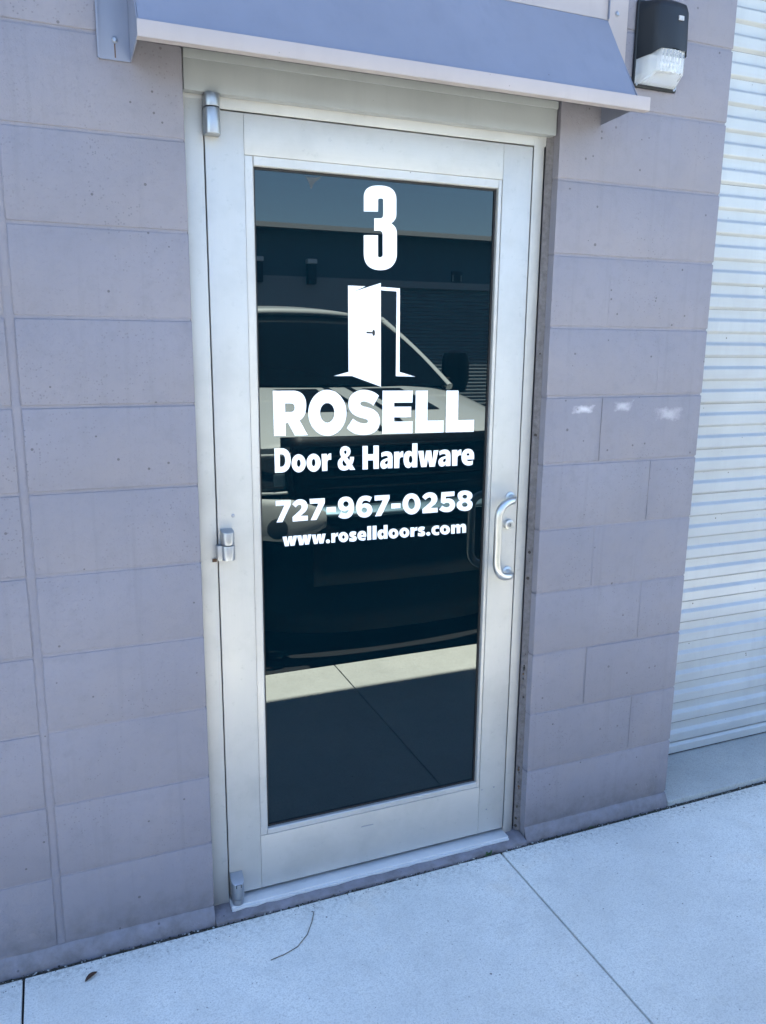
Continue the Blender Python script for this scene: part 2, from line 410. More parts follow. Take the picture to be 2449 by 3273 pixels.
for j in range(NC):
    half = (j % 2 == 0)
    # left of the control joint (laid leftwards)
    n = 0; x = CJ-0.0065; first = True
    while x > -9.5:
        w = (HB/2 if (half and first) else HB); first = False
        put_block(x-w, x, j, (x-w > -2.1 and j < 15)); x -= w
    put_block(CJ+0.0065, 0.0+GAP, j, j < 15)
    if j < 11:
        run(OPX-GAP, PX+GAP, j, (HB/2 if half else HB)+GAP)
    elif j < 15:
        run(0.0+GAP, PX+GAP, j, (HB/2 if not half else HB))
    else:
        run(0.0+GAP, BAYX, j, (HB/2 if not half else HB))
    run(BAYX, 12.3, j, (HB/2 if not half else HB))
tag(far.build('block', 'painted_block', bld), kind='stuff').name = 'far_block'
core = MB(); I = 0.003
core.box(-9.5, CJ-0.009, 0.0027, 0.186, 0, WALL_TOP).box(CJ-0.0089, CJ+0.0089, 0.02, 0.186, 0, WALL_TOP)
core.box(CJ+0.009, -I, 0.0027, 0.186, 0, WALL_TOP)
core.box(OPX+I, PX-I, 0.0027, 0.186, 0, OPZ+I).box(-I+0.0001, PX-I, 0.0027, 0.186, OPZ+I+0.0001, BAYZ+I)
core.box(-I+0.0001, BAYX-0.0001, 0.0027, 0.186, BAYZ+I+0.0001, WALL_TOP).box(BAYX, 12.3, 0.0027, 0.186, 0, WALL_TOP)
core.build('mortar', 'painted_mortar', bld)
# control joint: a bead of caulk with a few lumps at the courses
cj = MB(); z = 0.05; rows = []
while z < 3.0:
    k = ((z-Z0)/CH) % 1; lump = 0.0022 if min(k, 1-k) < 0.06 else 0; r = lambda q: random.uniform(-q, q)
    w = 0.0104+lump*0.8+r(.0004); x = CJ+r(.0004); y = 0.0020-lump*0.7+r(.0002)
    rows.append([(x-w, 0.0042, z), (x-w*0.80, y+0.0003, z), (x-w*0.3, y, z), (x+w*0.3, y, z), (x+w*0.80, y+0.0003, z), (x+w, 0.0042, z)]); z += 0.015
cj.add([p for r_ in rows for p in r_], [(i*6+a, i*6+a+1, (i+1)*6+a+1, (i+1)*6+a) for i in range(len(rows)-1) for a in range(5)])
cj.build('caulk_joint', 'painted_caulk', bld, smooth=60)
# footing lip at the base of the wall
def lip(x0, x1, top, out, name='wall_base', y_in=0.004):
    m = MB(); n = max(4, int((x1-x0)/0.03)); rows = []
    for i in range(n+1):
        x = x0+(x1-x0)*i/n; r = lambda a: random.uniform(-a, a)
        rows.append([(x, y_in, top+r(.0016)), (x, -0.0015+r(.0008), top-0.004+r(.0025)), (x, -out*0.7+r(.0022), top*0.5+r(.003)), (x, -out+r(.002), 0.005+r(.0015)), (x, -out-0.001, -0.012)])
    vv = [p for row in rows for p in row]; k = 5
    m.add(vv, [(i*k+a, (i+1)*k+a, (i+1)*k+a+1, i*k+a+1) for i in range(n) for a in range(k-1)])
    return m.build(name, 'painted_mortar', bld, smooth=50)
lip(-3.5, -0.001, 0.047, 0.015); lip(OPX+0.001, PX, 0.045, 0.014); lip(0.0, OPX, 0.018, 0.022, 'door_sill', 0.06)
# roof over the wall, thin overhang
MB().box(-9.6, 12.4, -0.39, 9.0, WALL_TOP+0.001, WALL_TOP+0.16).build('roof', 'awning_trim', bld, bevel=0.01)
MB().box(-9.5, 12.3, 8.8, 8.9, 0, WALL_TOP).build('back_wall', 'painted_mortar', bld)
MB().box(-9.55, -9.5, 0.187, 8.8, 0, WALL_TOP).build('side_wall', 'painted_mortar', bld)
# shutter bay: head room behind the lintel
MB().box(PX-0.35, PX-I, 0.187, 0.42, 0, BAYZ).build('bay_jamb', 'painted_mortar', bld)
MB().box(PX-0.35, 5.1, 0.43, 0.46, 0, WALL_TOP).build('bay_back', 'void', bld)
MB().box(-0.05, 1.08, 0.20, 0.22, 0, 2.4).build('door_backing', 'void', bld)

# concrete apron inside the shutter bay
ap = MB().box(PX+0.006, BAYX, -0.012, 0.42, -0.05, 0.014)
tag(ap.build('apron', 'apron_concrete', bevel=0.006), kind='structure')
# dirt-filled joint between wall and sidewalk
dg = MB(); n = 900; 
def dy(x, a): return a + 0.0035*sin(x*41)+0.002*sin(x*97+1)
rows = []
for i in range(n+1):
    x = -4.0 + 8.6*i/n
    rows.append([(x, -0.009, -0.006), (x, -0.017, -0.006+random.uniform(-.003, .002)), (x, -0.025, -0.005+random.uniform(-.003, .003)), (x, -0.0325, -0.009)])
dg.add([p for r in rows for p in r], [(i*4+a, (i+1)*4+a, (i+1)*4+a+1, i*4+a+1) for i in range(n) for a in range(3)])
for i in range(1500):
    x = random.uniform(-0.8, 2.2); y = -0.0255+random.gauss(0, 0.0045) if i < 1100 else -0.034-abs(random.gauss(0, 0.02)); r = random.uniform(0.0012, 0.0042)
    zc = 0.0-random.uniform(0, 0.004) if i < 1100 else 0.0006; r *= 1 if i < 1100 else 0.45
    vv = [(x+r*a*random.uniform(.6, 1.2), y+r*b*random.uniform(.6, 1.2), zc+r*c_*random.uniform(.5, .9)) for a, b, c_ in ((1, 0, 0), (0, 1, 0), (-1, 0, 0), (0, -1, 0), (0, 0, 1), (0, 0, -1))]
    dg.mi = 0 if random.random() < 0.84 else 1
    dg.add(vv, [(0, 1, 4), (1, 2, 4), (2, 3, 4), (3, 0, 4), (1, 0, 5), (2, 1, 5), (3, 2, 5), (0, 3, 5)])
tag(dg.build('joint_dirt', ['dirt', 'apron_concrete'], smooth=1), 'dark dirt and grit packed in the joint along the wall foot', 'dirt', kind='stuff')

# ------------------------------------------------------------------ aluminium door frame
FY = 0.040
fr = thing('door_frame', (0.5, FY, 0), 'satin aluminium door frame set in the block wall opening', 'door frame')
MB().box(0.004, 0.0498, FY, 0.15, 0.012, 2.185).build('jamb', 'frame_aluminium', fr, bevel=0.0015)
MB().prism([(0.9733, FY), (1.000, FY), (1.009, FY+0.004), (1.0125, FY+0.012), (1.0125, 0.15), (0.9733, 0.15)], 0.012, 2.185, 'z').build('jamb', 'frame_aluminium', fr, smooth=35)
MB().box(0.004, 1.0125, FY+0.0005, 0.15, 2.1690, 2.225).build('head', 'frame_aluminium', fr, bevel=0.0012)
MB().box(0.0035, 1.0255, 0.0120, 0.15, 2.1945, 2.283).build('header_panel', 'header_paint', fr, bevel=0.0025)
MB().box(0.0035, 1.0255, 0.0080, 0.0118, 2.262, 2.282).build('header_trim', 'header_paint', fr, bevel=0.001)
MB().box(0.05, 0.975, FY+0.045, FY+0.075, 0.03, 2.18).build('door_stop', 'void', fr)
MB().box(0.0505, 0.973, 0.0045, 0.12, 0.010, 0.0265).build('threshold', 'threshold_metal', fr, bevel=0.003)
MB().box(0.0505, 0.973, -0.0005, 0.0040, 0.010, 0.0205).build('threshold_lip', 'threshold_metal', fr, bevel=0.0015)
cb = MB(); n = 120; rows = []
for i in range(n+1):
    z = 0.02+2.18*i/n; a = random.uniform(-.0015, .0015)
    rows.append([(1.0126, FY+0.001, z), (1.0185+a, FY-0.003+a, z), (1.0235, FY-0.009+a, z), (1.0310, FY-0.012, z)])
cb.add([p for r in rows for p in r], [(i*4+a, (i+1)*4+a, (i+1)*4+a+1, i*4+a+1) for i in range(n) for a in range(3)])
cb.build('caulk', 'dark_caulk', fr, smooth=60)
cb = MB(); cb.box(0.0006, 0.0035, 0.030, 0.1, 0.02, 2.19); cb.build('caulk', 'dark_caulk', fr)
# lumps of sealant and old insect dirt down the right-hand bead
for i in range(26):
    z = random.choice([random.uniform(.05, .35), random.uniform(.1, .7)]); r = random.uniform(.0018, .0042)
    MB().lathe([(r*.2, -r*1.3), (r*.9, -r*.5), (r, r*.3), (r*.3, r*1.4)], (1.0205+random.uniform(-.003, .003), FY-0.007, z), 'z', 7).build('sealant_lump', random.choice(['rust', 'dirt', 'dark_caulk']), fr, smooth=60)

# ------------------------------------------------------------------ glass door leaf
door = thing('glass_door', (0.51, FY, 0.0), 'closed aluminium framed door with dark tinted glass and white unit number 3', 'door')
XL, XR, ZB, ZT = 0.0534, 0.9694, 0.0375, 2.1653
LT = 0.040
GX0, GX1, GZ0, GZ1 = 0.1715, 0.8655, 0.2235, 2.0485          # sight line of the glass
SX0, SX1, SZ0, SZ1 = 0.1480, 0.8765, 0.2070, 2.0715           # inner edge of stiles and rails
GY = 0.060
MB().box(XL, SX0, FY, FY+LT, ZB, ZT).build('stile', 'aluminium', door, bevel=0.0016)
MB().box(SX1, XR, FY, FY+LT, ZB, ZT).build('stile', 'aluminium', door, bevel=0.0016)
MB().box(SX0+0.0006, SX1-0.0006, FY+0.0003, FY+LT, SZ1, ZT).build('top_rail', 'aluminium_horizontal', door, bevel=0.0012)
MB().box(SX0+0.0006, SX1-0.0006, FY+0.0003, FY+LT, ZB, SZ0).build('bottom_rail', 'aluminium_horizontal', door, bevel=0.0012)
def stop(a, b, axis, inner, outer):
    """glazing stop: flat face, small chamfer towards the glass"""
    lo = (inner, FY+0.0045); o_ = (outer, FY+0.0035)
    poly = [(outer, FY+0.0032), (inner+(outer-inner)*0.12, FY+0.0040), (inner, FY+0.0065), (inner, GY+0.004), (outer, GY+0.004)]
    m = MB()
    if axis == 'z': m.prism(poly, a, b, 'z')
    else: m.prism([(p[1], p[0]) for p in poly], a, b, 'x')
    return m.build('glazing_stop', 'aluminium_stop', door, smooth=25)
stop(SZ0+.0008, SZ1-.0008, 'z', GX0, SX0+0.0012); stop(SZ0+.0008, SZ1-.0008, 'z', GX1, SX1-0.0012)
stop(GX0+.0003, GX1-.0003, 'x', GZ1, SZ1-0.0008); stop(GX0+.0003, GX1-.0003, 'x', GZ0, SZ0+0.0008)
gk = MB(); e = 0.0055
gk.box(GX0+.0002, GX0+e, GY-0.0035, GY+.001, GZ0+e, GZ1-e).box(GX1-e, GX1-.0002, GY-0.0035, GY+.001, GZ0+e, GZ1-e)
gk.box(GX0+.0002, GX1-.0002, GY-0.0035, GY+.001, GZ0+.0002, GZ0+e-.0001).box(GX0+.0002, GX1-.0002, GY-0.0035, GY+.001, GZ1-e+.0001, GZ1-.0002)
gk.build('gasket', 'gasket', door)
glass = MB().box(GX0+.0004, GX1-.0004, GY, GY+0.006, GZ0+.0004, GZ1-.0004).build('glass_pane', 'tinted_glass', door)
MB().box(XL+.01, XR-.01, FY+0.012, FY+0.03, 0.0285, ZB-0.0005).build('door_sweep', 'gasket', door)

# --- vinyl lettering, traced glyph by glyph and laid on the pane
def parse(path, o, k, tr):
    tok = path.split(); i = 0; loops = []; cur = []
    def P(x, y): 
        x, y = float(x), float(y)
        if tr: x, y = tr[0]+(x-tr[1])*tr[2], tr[3]+(y-tr[4])*tr[5]
        return (o[0]+x/k, o[1]+y/k)
    while i < len(tok):
        c = tok[i]
        if c == 'M': cur = [P(tok[i+1], tok[i+2])]; i += 3
        elif c == 'L': cur.append(P(tok[i+1], tok[i+2])); i += 3
        elif c == 'C':
            a = cur[-1]; b, c_, d = (P(tok[i+1+2*q], tok[i+2+2*q]) for q in range(3)); i += 7
            for s_ in range(1, 11):
                u = s_/10; w = 1-u
                cur.append(tuple(w**3*a[q]+3*w*w*u*b[q]+3*w*u*u*c_[q]+u**3*d[q] for q in (0, 1)))
        elif c == 'Z': loops.append(cur); i += 1
        elif c == 'E':
            cx, cy, rx, ry = map(float, tok[i+1:i+5]); i += 5
            loops.append([P(cx+rx*cos(2*pi*q/44), cy+ry*sin(2*pi*q/44)) for q in range(44)])
    return loops
def lettering(name, items, o, k, mat='vinyl_white', lift=0.0006, parent=None):
    m = MB()
    for gi, it in enumerate(items):
        path, tr = (it, None) if isinstance(it, str) else it
        oo, kk = o, k
        y = GY - lift - 0.00006*(gi % 3)
        for_loops = parse(path, oo, kk, tr)
        pts = [[on_plane_y(px, py, y) for px, py in lp] for lp in for_loops]
        flat = [p for lp in pts for p in lp]
        tris = tessellate_polygon([[Vector((p.x, p.z, 0)) for p in lp] for lp in pts])
        m.add(flat, [tuple(t_) for t_ in tris])
    ob = m.build(name, mat, parent or door, fixn=False)
    bm = bmesh.new(); bm.from_mesh(ob.data)
    for f in bm.faces:
        if f.normal.y > 0: f.normal_flip()
    bm.to_mesh(ob.data); bm.free()
    return ob
lettering('unit_number', ["M243 705 L243 370 C243 190 340 92 590 92 C880 92 1012 200 1012 430 L1012 740 C1012 860 985 920 890 985 C985 1050 1020 1110 1025 1230 L1025 1700 C1020 1950 870 2090 640 2090 C380 2090 243 1950 243 1700 L243 1265 L578 1265 L578 1760 C590 1800 660 1800 690 1740 L690 1270 C690 1190 660 1160 600 1160 L490 1160 L490 865 L630 865 C680 865 703 830 703 770 L703 440 C703 410 690 398 640 398 C595 398 580 410 580 440 L580 710 Z".replace('M', 'M ').replace('L', 'L ').replace('C', 'C ').replace('Z', 'Z ')], (1130, 580), 7.3735)
def G(s):
    for c in 'MLCZE': s = s.replace(c, ' '+c+' ')
    return s
logo = lettering('logo', [G("M667 795 L770 800 L697 832 L860 780 L860 1390 L690 1327 L583 1327 L670 1303 Z"),
                   G("M862 803 L972 812 L970 1303 L1062 1331 L948 1328 L953 830 L862 823 Z")], (750, 480), 1.8389)
lettering('logo_handle', [G("M775 1066 L810 1068 C811 1058 815 1055 818 1055 C823 1055 826 1063 826 1073 C826 1084 823 1092 818 1092 C814 1092 811 1087 810 1078 L775 1077 Z")], (750, 480), 1.8389, 'vinyl_black', 0.0010, logo)
lettering('name_lettering', [G(x) for x in (
    "M30 47 L190 46 C262 46 294 92 294 160 C294 222 276 262 242 280 L306 398 L205 401 L150 300 L131 301 L133 402 L40 404 Z M127 146 L170 146 C194 146 203 160 203 180 C203 202 192 215 168 215 L128 215 Z",
    "E461 221 151 182 E460 221 57 78",
    "M868 86 L825 164 C800 142 768 130 745 131 C728 132 720 140 721 150 C723 165 745 170 775 177 C835 190 876 222 876 285 C876 355 828 396 745 396 C690 396 645 375 614 341 L663 266 C690 292 725 305 752 305 C772 305 783 298 782 286 C780 272 760 268 730 260 C668 244 627 214 627 148 C627 80 680 40 750 40 C800 40 842 58 868 86 Z",
    "M897 46 L1135 46 L1133 140 L988 141 L988 173 L1123 172 L1121 254 L988 257 L988 291 L1134 288 L1132 382 L894 386 Z",
    "M1159 46 L1254 46 L1251 283 L1379 281 L1378 376 L1156 380 Z",
    "M1402 45 L1497 45 L1492 279 L1620 276 L1617 370 L1395 375 Z")], (860, 1230), 2.4701)
lettering('trade_lettering', [G(x) for x in (
    "M82 162 L190 159 C285 158 338 225 338 340 C338 455 290 535 190 538 L93 541 Z M167 250 L185 250 C230 250 252 290 252 348 C252 408 230 446 190 447 L170 447 Z",
    "E462 393 110 141 E463 392 29 57", "E695 384 111 140 E694 383 28 56",
    "M820 249 L900 245 L905 282 C915 252 935 238 968 238 L968 340 C930 325 908 345 908 385 L909 510 L827 516 Z",
    "M1070 400 C1070 350 1095 325 1128 298 C1112 275 1104 245 1104 220 C1104 165 1135 126 1185 126 C1237 126 1269 160 1269 208 C1269 250 1248 275 1218 298 L1252 350 C1258 330 1260 315 1260 293 L1324 293 C1322 345 1312 380 1292 412 L1342 494 L1262 497 L1245 478 C1225 498 1195 506 1165 506 C1105 506 1070 465 1070 400 Z M1187 192 C1172 192 1167 205 1168 218 C1170 232 1178 245 1187 254 C1200 245 1207 230 1207 215 C1207 200 1200 192 1187 192 Z M1160 344 C1146 355 1143 370 1143 388 C1143 415 1158 436 1182 436 C1195 435 1205 430 1212 421 Z")], (860, 1400), 4.8676)
LA = G("M143 282 C170 266 200 257 230 257 C290 257 317 290 317 355 L316 518 L242 521 L238 492 C225 518 205 529 180 529 C145 529 126 500 126 460 C126 410 155 385 215 367 L243 357 C243 335 232 325 212 325 C190 325 165 335 145 350 Z M243 397 L222 405 C205 411 197 420 197 434 C197 450 206 458 217 458 C234 456 243 440 243 420 Z")
LR = G("M340 263 L422 259 L426 295 C438 262 458 250 484 253 L484 348 C448 338 424 355 424 400 L421 515 L341 519 Z")
lettering('trade_lettering', [G("M-151 173 L-69 171 L-69 301 L19 299 L19 166 L103 166 L103 527 L19 530 L19 396 L-69 398 L-69 535 L-151 539 Z"), LA, LR,
    G("M623 131 L705 130 L701 503 L625 507 L614 480 C600 505 582 516 562 516 C512 516 487 455 487 385 C487 305 515 250 572 248 C592 248 608 257 622 275 Z E597 380 29 57"),
    G("M716 250 L799 247 L812 410 L840 245 L920 243 L937 405 L957 242 L1031 240 L975 493 L892 497 L868 370 L845 498 L762 501 Z"),
    (LA, (1030, 126, .99, 229, 257, .97)), (LR, (1241, 340, 1.014, 232, 259, .965)),
    G("M1587 345 L1585 380 L1468 384 C1475 400 1490 409 1512 409 C1532 409 1550 404 1568 395 L1562 462 C1545 472 1522 477 1500 477 C1430 477 1389 425 1389 352 C1389 270 1430 217 1497 217 C1560 217 1590 265 1587 345 Z M1468 323 L1513 321 C1513 298 1506 284 1493 284 C1478 285 1470 300 1468 323 Z")], (1190, 1390), 4.8676)
D7 = G("M102 248 L336 236 L335 315 L210 578 L118 584 L240 318 L106 327 Z")
D2 = G("M365 300 C395 250 435 222 485 222 C555 222 600 265 600 330 C600 385 570 415 530 447 L490 482 L604 477 L605 553 L368 570 L366 500 L470 405 C495 382 506 360 506 338 C506 318 496 306 477 306 C455 306 435 322 415 350 Z")
lettering('phone_lettering', [D7, D2, (D7, (632, 102, 1.01, 206, 236, .985)), G("M895 347 L1042 339 L1042 422 L898 430 Z"),
    G("M1324 345 C1324 460 1265 526 1172 526 C1135 526 1105 514 1078 492 L1124 412 C1145 435 1165 445 1187 445 C1215 444 1233 425 1240 380 C1220 400 1195 408 1165 408 C1110 405 1073 362 1073 300 C1073 228 1125 182 1200 182 C1285 182 1324 250 1324 345 Z E1198 297 42 43"),
    G("M1356 348 C1356 235 1415 167 1505 166 C1540 166 1572 176 1602 196 L1562 266 C1545 250 1525 243 1502 243 C1468 243 1448 268 1445 310 C1462 292 1488 285 1515 285 C1570 286 1608 330 1608 392 C1608 460 1555 507 1483 507 C1395 507 1356 445 1356 348 Z E1483 392 43 42")], (860, 1550), 4.8676)
lettering('phone_lettering', [G("M36 215 L271 202 L271 262 L140 530 L43 538 L167 284 L37 293 Z"), G("M297 338 L441 331 L439 408 L298 416 Z"), G("E612 343 140 165 E612 342 54 85"),
    (D2, (779, 365, 1.0, 163, 222, .943)),
    G("M1077 163 L1281 148 L1280 220 L1143 231 L1141 268 C1155 262 1170 259 1187 259 C1250 260 1290 300 1290 355 C1290 425 1235 472 1155 472 C1110 472 1070 458 1042 432 L1090 368 C1112 386 1132 395 1155 395 C1190 395 1208 378 1208 357 C1208 336 1190 325 1165 325 C1145 325 1128 332 1115 345 L1066 322 Z"),
    G("M1328 212 C1328 165 1375 135 1445 135 C1515 135 1558 165 1559 212 C1559 245 1545 268 1515 284 C1548 296 1563 320 1563 350 C1563 415 1515 455 1440 455 C1365 455 1314 415 1314 365 C1314 330 1332 305 1368 290 C1342 272 1328 245 1328 212 Z E1441 231 36 30 E1440 354 44 35")], (1190, 1540), 4.8676)
LW = G("M70 297 L142 291 L158 385 L172 289 L236 284 L247 377 L256 280 L318 276 L277 447 L207 453 L190 372 L178 456 L112 461 Z")
LS = G("M1330 215 L1318 268 C1300 262 1285 260 1280 265 C1280 272 1290 276 1305 281 C1328 291 1338 308 1338 325 C1338 360 1310 380 1268 380 C1250 380 1230 377 1212 372 L1212 315 C1230 322 1255 328 1268 327 C1278 325 1277 319 1262 312 C1228 300 1212 285 1212 258 C1212 225 1240 203 1285 203 C1302 203 1318 207 1330 215 Z")
lettering('web_lettering', [LW, (LW, (319, 70, .99, 256, 276, 1.0)), (LW, (568, 70, .97, 243, 276, .97)), "E 846 375 36 34",
    G("M904 239 L970 233 L975 262 C985 235 1000 224 1022 225 L1016 290 C990 282 970 295 970 330 L969 395 L906 401 Z"), "E 1110 303 86 87 E 1111 302 22 31", LS,
    G("M1500 270 L1500 297 L1412 301 C1415 312 1425 317 1442 317 C1458 317 1473 313 1489 306 L1487 350 C1473 358 1455 363 1437 363 C1383 363 1349 330 1349 282 C1349 230 1385 195 1435 195 C1480 195 1502 225 1500 270 Z M1411 268 L1446 266 C1447 250 1442 239 1430 239 C1418 240 1412 252 1411 268 Z"),
    G("M1517 118 L1585 112 L1585 349 L1518 354 Z")], (890, 1660), 5.3387)
lettering('web_lettering', [G("M6 218 L74 213 L73 447 L6 454 Z"), G("M195 205 L262 201 L262 435 L199 442 L194 425 C182 440 165 447 150 447 C112 447 90 410 90 362 C90 312 120 280 160 280 C174 280 185 283 195 290 Z E176 361 21 32"),
    "E 363 349 86 85 E 365 347 23 34", "E 549 334 86 85 E 551 333 22 34", G("M652 246 L718 241 L722 268 C732 245 748 235 770 237 L768 300 C740 290 718 305 719 335 L719 401 L652 406 Z"),
    (LS, (780, 1212, 1.0, 229, 203, .945)), "E 957 354 36 33",
    G("M1143 215 L1143 268 C1130 263 1115 260 1103 262 C1085 265 1074 278 1074 297 C1074 315 1086 326 1105 326 C1118 326 1130 323 1143 317 L1142 368 C1127 374 1110 378 1092 378 C1045 378 1012 345 1012 297 C1012 245 1050 212 1105 211 C1120 211 1132 212 1143 215 Z"),
    "E 1241 285 86 82 E 1241 283 23 33",
    G("M1348 202 L1408 196 L1413 215 C1425 195 1445 187 1462 188 C1480 189 1492 197 1500 210 C1512 190 1530 181 1553 181 C1588 181 1603 203 1603 245 L1601 333 L1535 340 L1534 255 C1534 240 1528 233 1520 234 C1510 236 1505 247 1505 262 L1504 342 L1441 347 L1441 262 C1441 247 1436 240 1427 240 C1417 242 1411 252 1411 270 L1410 350 L1345 354 Z")], (1190, 1640), 5.3387)
# greasy smear near the top of the pane
lettering('glass_smear', [G("M413 150 C450 165 480 160 515 152 C495 178 470 180 462 205 C458 222 450 232 445 222 C440 190 430 170 413 150 Z")], (750, 480), 1.8389, 'film_smear', 0.0004)

# --- offset pivots
def pivot(z0, z1, split, cx, kind):
    r = 0.0185; y = 0.016
    def knuckle(za, zb, nm, w=r, slope=0):
        m = MB(); prof = []
        n = 14
        poly = [(cx-w, FY-0.0006)] + [(cx-w*cos(pi*i/n), y-w*sin(pi*i/n)) for i in range(n+1)] + [(cx+w, FY-0.0006)]
        m.prism(poly, za, zb, 'z')
        if slope:
            h = len(poly)
            for i in range(h, 2*h):
                p = m.v[i]; m.v[i] = (p[0], p[1], p[2] - max(0, (FY-p[1]))*slope)
        return m.build(nm, 'hinge_metal', door, bevel=0.0012, smooth=35)
    if kind == 'top':
        knuckle(split+0.0012, z1, 'pivot_cap'); knuckle(z0, split-0.0012, 'pivot_arm')
        MB().lathe([(0.012, -.0014), (0.012, .0014)], (cx, y, split), 'z', 16).build('pivot_washer', 'gasket', door)
    elif kind == 'mid':
        knuckle(split+0.0012, z1, 'pivot_cap', 0.0165, 0.12); knuckle(z0, split-0.0012, 'pivot_arm', 0.0175)
        MB().box(0.046, cx, 0.014, FY-0.0007, z0, split-0.0014).build('pivot_bracket', 'hinge_metal', door, bevel=0.0012)
        MB().box(0.036, 0.047, FY-0.006, FY-0.0006, z0-0.008, z0).build('pivot_shim', 'rust', door)
    else:
        knuckle(z0+0.018, z1, 'pivot_arm', 0.0185, 0.45); knuckle(z0, z0+0.016, 'pivot_cap', 0.0165)
        b = MB().box(cx-0.008, cx+0.008, -0.0015, 0.001, z1-0.028, z1-0.018).build('pivot_badge', 'gasket', door)
pivot(2.104, 2.1930, 2.1625, 0.0680, 'top'); pivot(1.059, 1.139, 1.100, 0.0745, 'mid'); pivot(0.0270, 0.113, 0, 0.0715, 'bottom')
MB().lathe([(0.0052, 0.001), (0.0052, -0.0012), (0.0035, -0.0022)], (0.0945, FY, 1.172), 'y', 14).build('screw', 'screw_metal', door, smooth=40)
for px_, pz_ in ((0.930, 0.196), (0.905, 0.120), (0.885, 0.196)):
    MB().lathe([(0.0030, 0.001), (0.0030, -0.0008), (0.0018, -0.0014)], (px_, FY, pz_), 'y', 10).build('screw', 'screw_metal', door, smooth=40)
MB().box(0.463, 0.503, FY-0.0006, FY+0.0002, 0.1605, 0.1635).build('rail_mark', 'screw_metal', door)
# --- offset pull handle
def arc(p0, p1, p2, n=8):
    return [tuple((1-u)**2*Vector(p0)+2*u*(1-u)*Vector(p1)+u*u*Vector(p2)) for u in [i/n for i in range(1, n+1)]]
hx, hy = 0.8690, -0.022; mx = 0.9440
path = [(mx, FY, 1.1660)] + arc((mx, FY, 1.1660), (mx, 0.012, 1.1670), (mx-0.018, -0.004, 1.1660), 5) + arc((mx-0.018, -0.004, 1.166), (hx, hy-0.004, 1.1640), (hx, hy, 1.120), 10)
path += [(hx, hy, 1.08), (hx, hy, 1.02), (hx, hy, 0.985)] + arc((hx, hy, 0.985), (hx, hy-0.004, 0.9330), (mx-0.018, -0.004, 0.9310), 10) + arc((mx-0.018, -0.004, 0.931), (mx, 0.012, 0.930), (mx, FY-0.001, 0.9310), 5)
handle = MB().tube(path, 0.0118, 18).build('pull_handle', 'satin_steel', door, smooth=60)
for z in (1.166, 0.931):
    MB().lathe([(0.0175, 0.0), (0.0175, -0.003), (0.0150, -0.005)], (mx, FY-0.0004, z), 'y', 22).build('handle_rose', 'satin_steel', handle, smooth=40)
lock = MB().lathe([(0.0165, 0.0), (0.0165, -0.006), (0.0150, -0.0105), (0.0115, -0.0118), (0.0108, -0.0102), (0.0, -0.0102)], (0.9405, FY-0.0004, 1.083), 'y', 28).build('lock_cylinder', 'satin_steel', door, smooth=40)
MB().lathe([(0.0072, 0.0), (0.0072, -0.0018)], (0.9405, FY-0.0108, 1.083), 'y', 20).build('lock_plug', 'hinge_metal', lock, smooth=40)
MB().box(0.9395, 0.9415, FY-0.0136, FY-0.0127, 1.0785, 1.0875).build('keyhole', 'void', lock)

# ------------------------------------------------------------------ metal awning
aw = thing('metal_awning', (0.523, 0, 2.23), 'small painted sheet metal awning with sloped top above the door', 'awning')
AX0, AX1, AY, AZ0, AZ1, AZT = -0.113, 1.163, -0.152, 2.232, 2.268, 2.500
T = 0.0022
def sheet(nm, vv, mat, thick=0.002, n=None):
    m = MB(); m.add(vv, [(0, 1, 2, 3)] if len(vv) == 4 else [tuple(range(len(vv)))])
    return m.build(nm, mat, aw, solid=thick, fixn=False)
# sloped panel, a folded lip at its right end
MB().prism([(AY, AZ1), (AY+0.002, AZ1-0.004), (-0.004, AZT-0.005), (-0.004, AZT)], AX0+0.0025, AX1-0.0005, 'x').build('sloped_panel', 'awning_paint', aw)
MB().box(AX0-0.002, AX1+0.036, AY-0.010, AY-0.0075, AZ0+0.004, AZ1+0.001).build('front_fascia', 'awning_trim', aw, bevel=0.0008)
MB().box(AX0-0.002, AX1+0.036, AY-0.0072, AY+0.014, AZ0+0.004, AZ0+0.0062).build('fascia_return', 'awning_trim', aw)
for x, nm in ((AX0, 'end_panel'), (AX1, 'end_panel')):
    MB().prism([(AY-0.005, AZ0+0.008), (-0.002, AZ0), (-0.002, AZT-0.004), (AY-0.005, AZ1-0.002)], x-0.0011, x+0.0011, 'x').build(nm, 'awning_paint', aw)
MB().box(AX0-0.066, AX0-0.0015, -0.0045, -0.0022, AZ0-0.001, 2.95).build('wall_flange', 'awning_paint', aw)
MB().box(AX0-0.070, AX0-0.0655, -0.009, -0.0022, AZ0-0.001, 2.95).build('flange_hem', 'awning_paint', aw)
MB().box(AX1+0.0015, AX1+0.066, -0.0045, -0.0022, AZ0+0.09, 2.95).build('wall_flange', 'awning_trim', aw)
MB().box(AX0, AX1, -0.0045, -0.0022, AZT+0.001, 2.95).build('wall_flange', 'awning_trim', aw)
MB().box(AX1-0.0022, AX1-0.0004, -0.012, -0.0046, AZT+0.002, 2.95).build('flange_seam', 'awning_paint', aw)
for x, z in ((-0.146, 2.272), (1.192, 2.520)):
    MB().lathe([(0.0065, 0.001), (0.0065, -0.002), (0.004, -0.0045)], (x, -0.0045, z), 'y', 8).build('screw', 'screw_metal', aw, smooth=30)
MB().box(-0.1472, -0.1448, -0.0052, -0.0046, 2.236, 2.264).build('rust_streak', 'rust', aw)
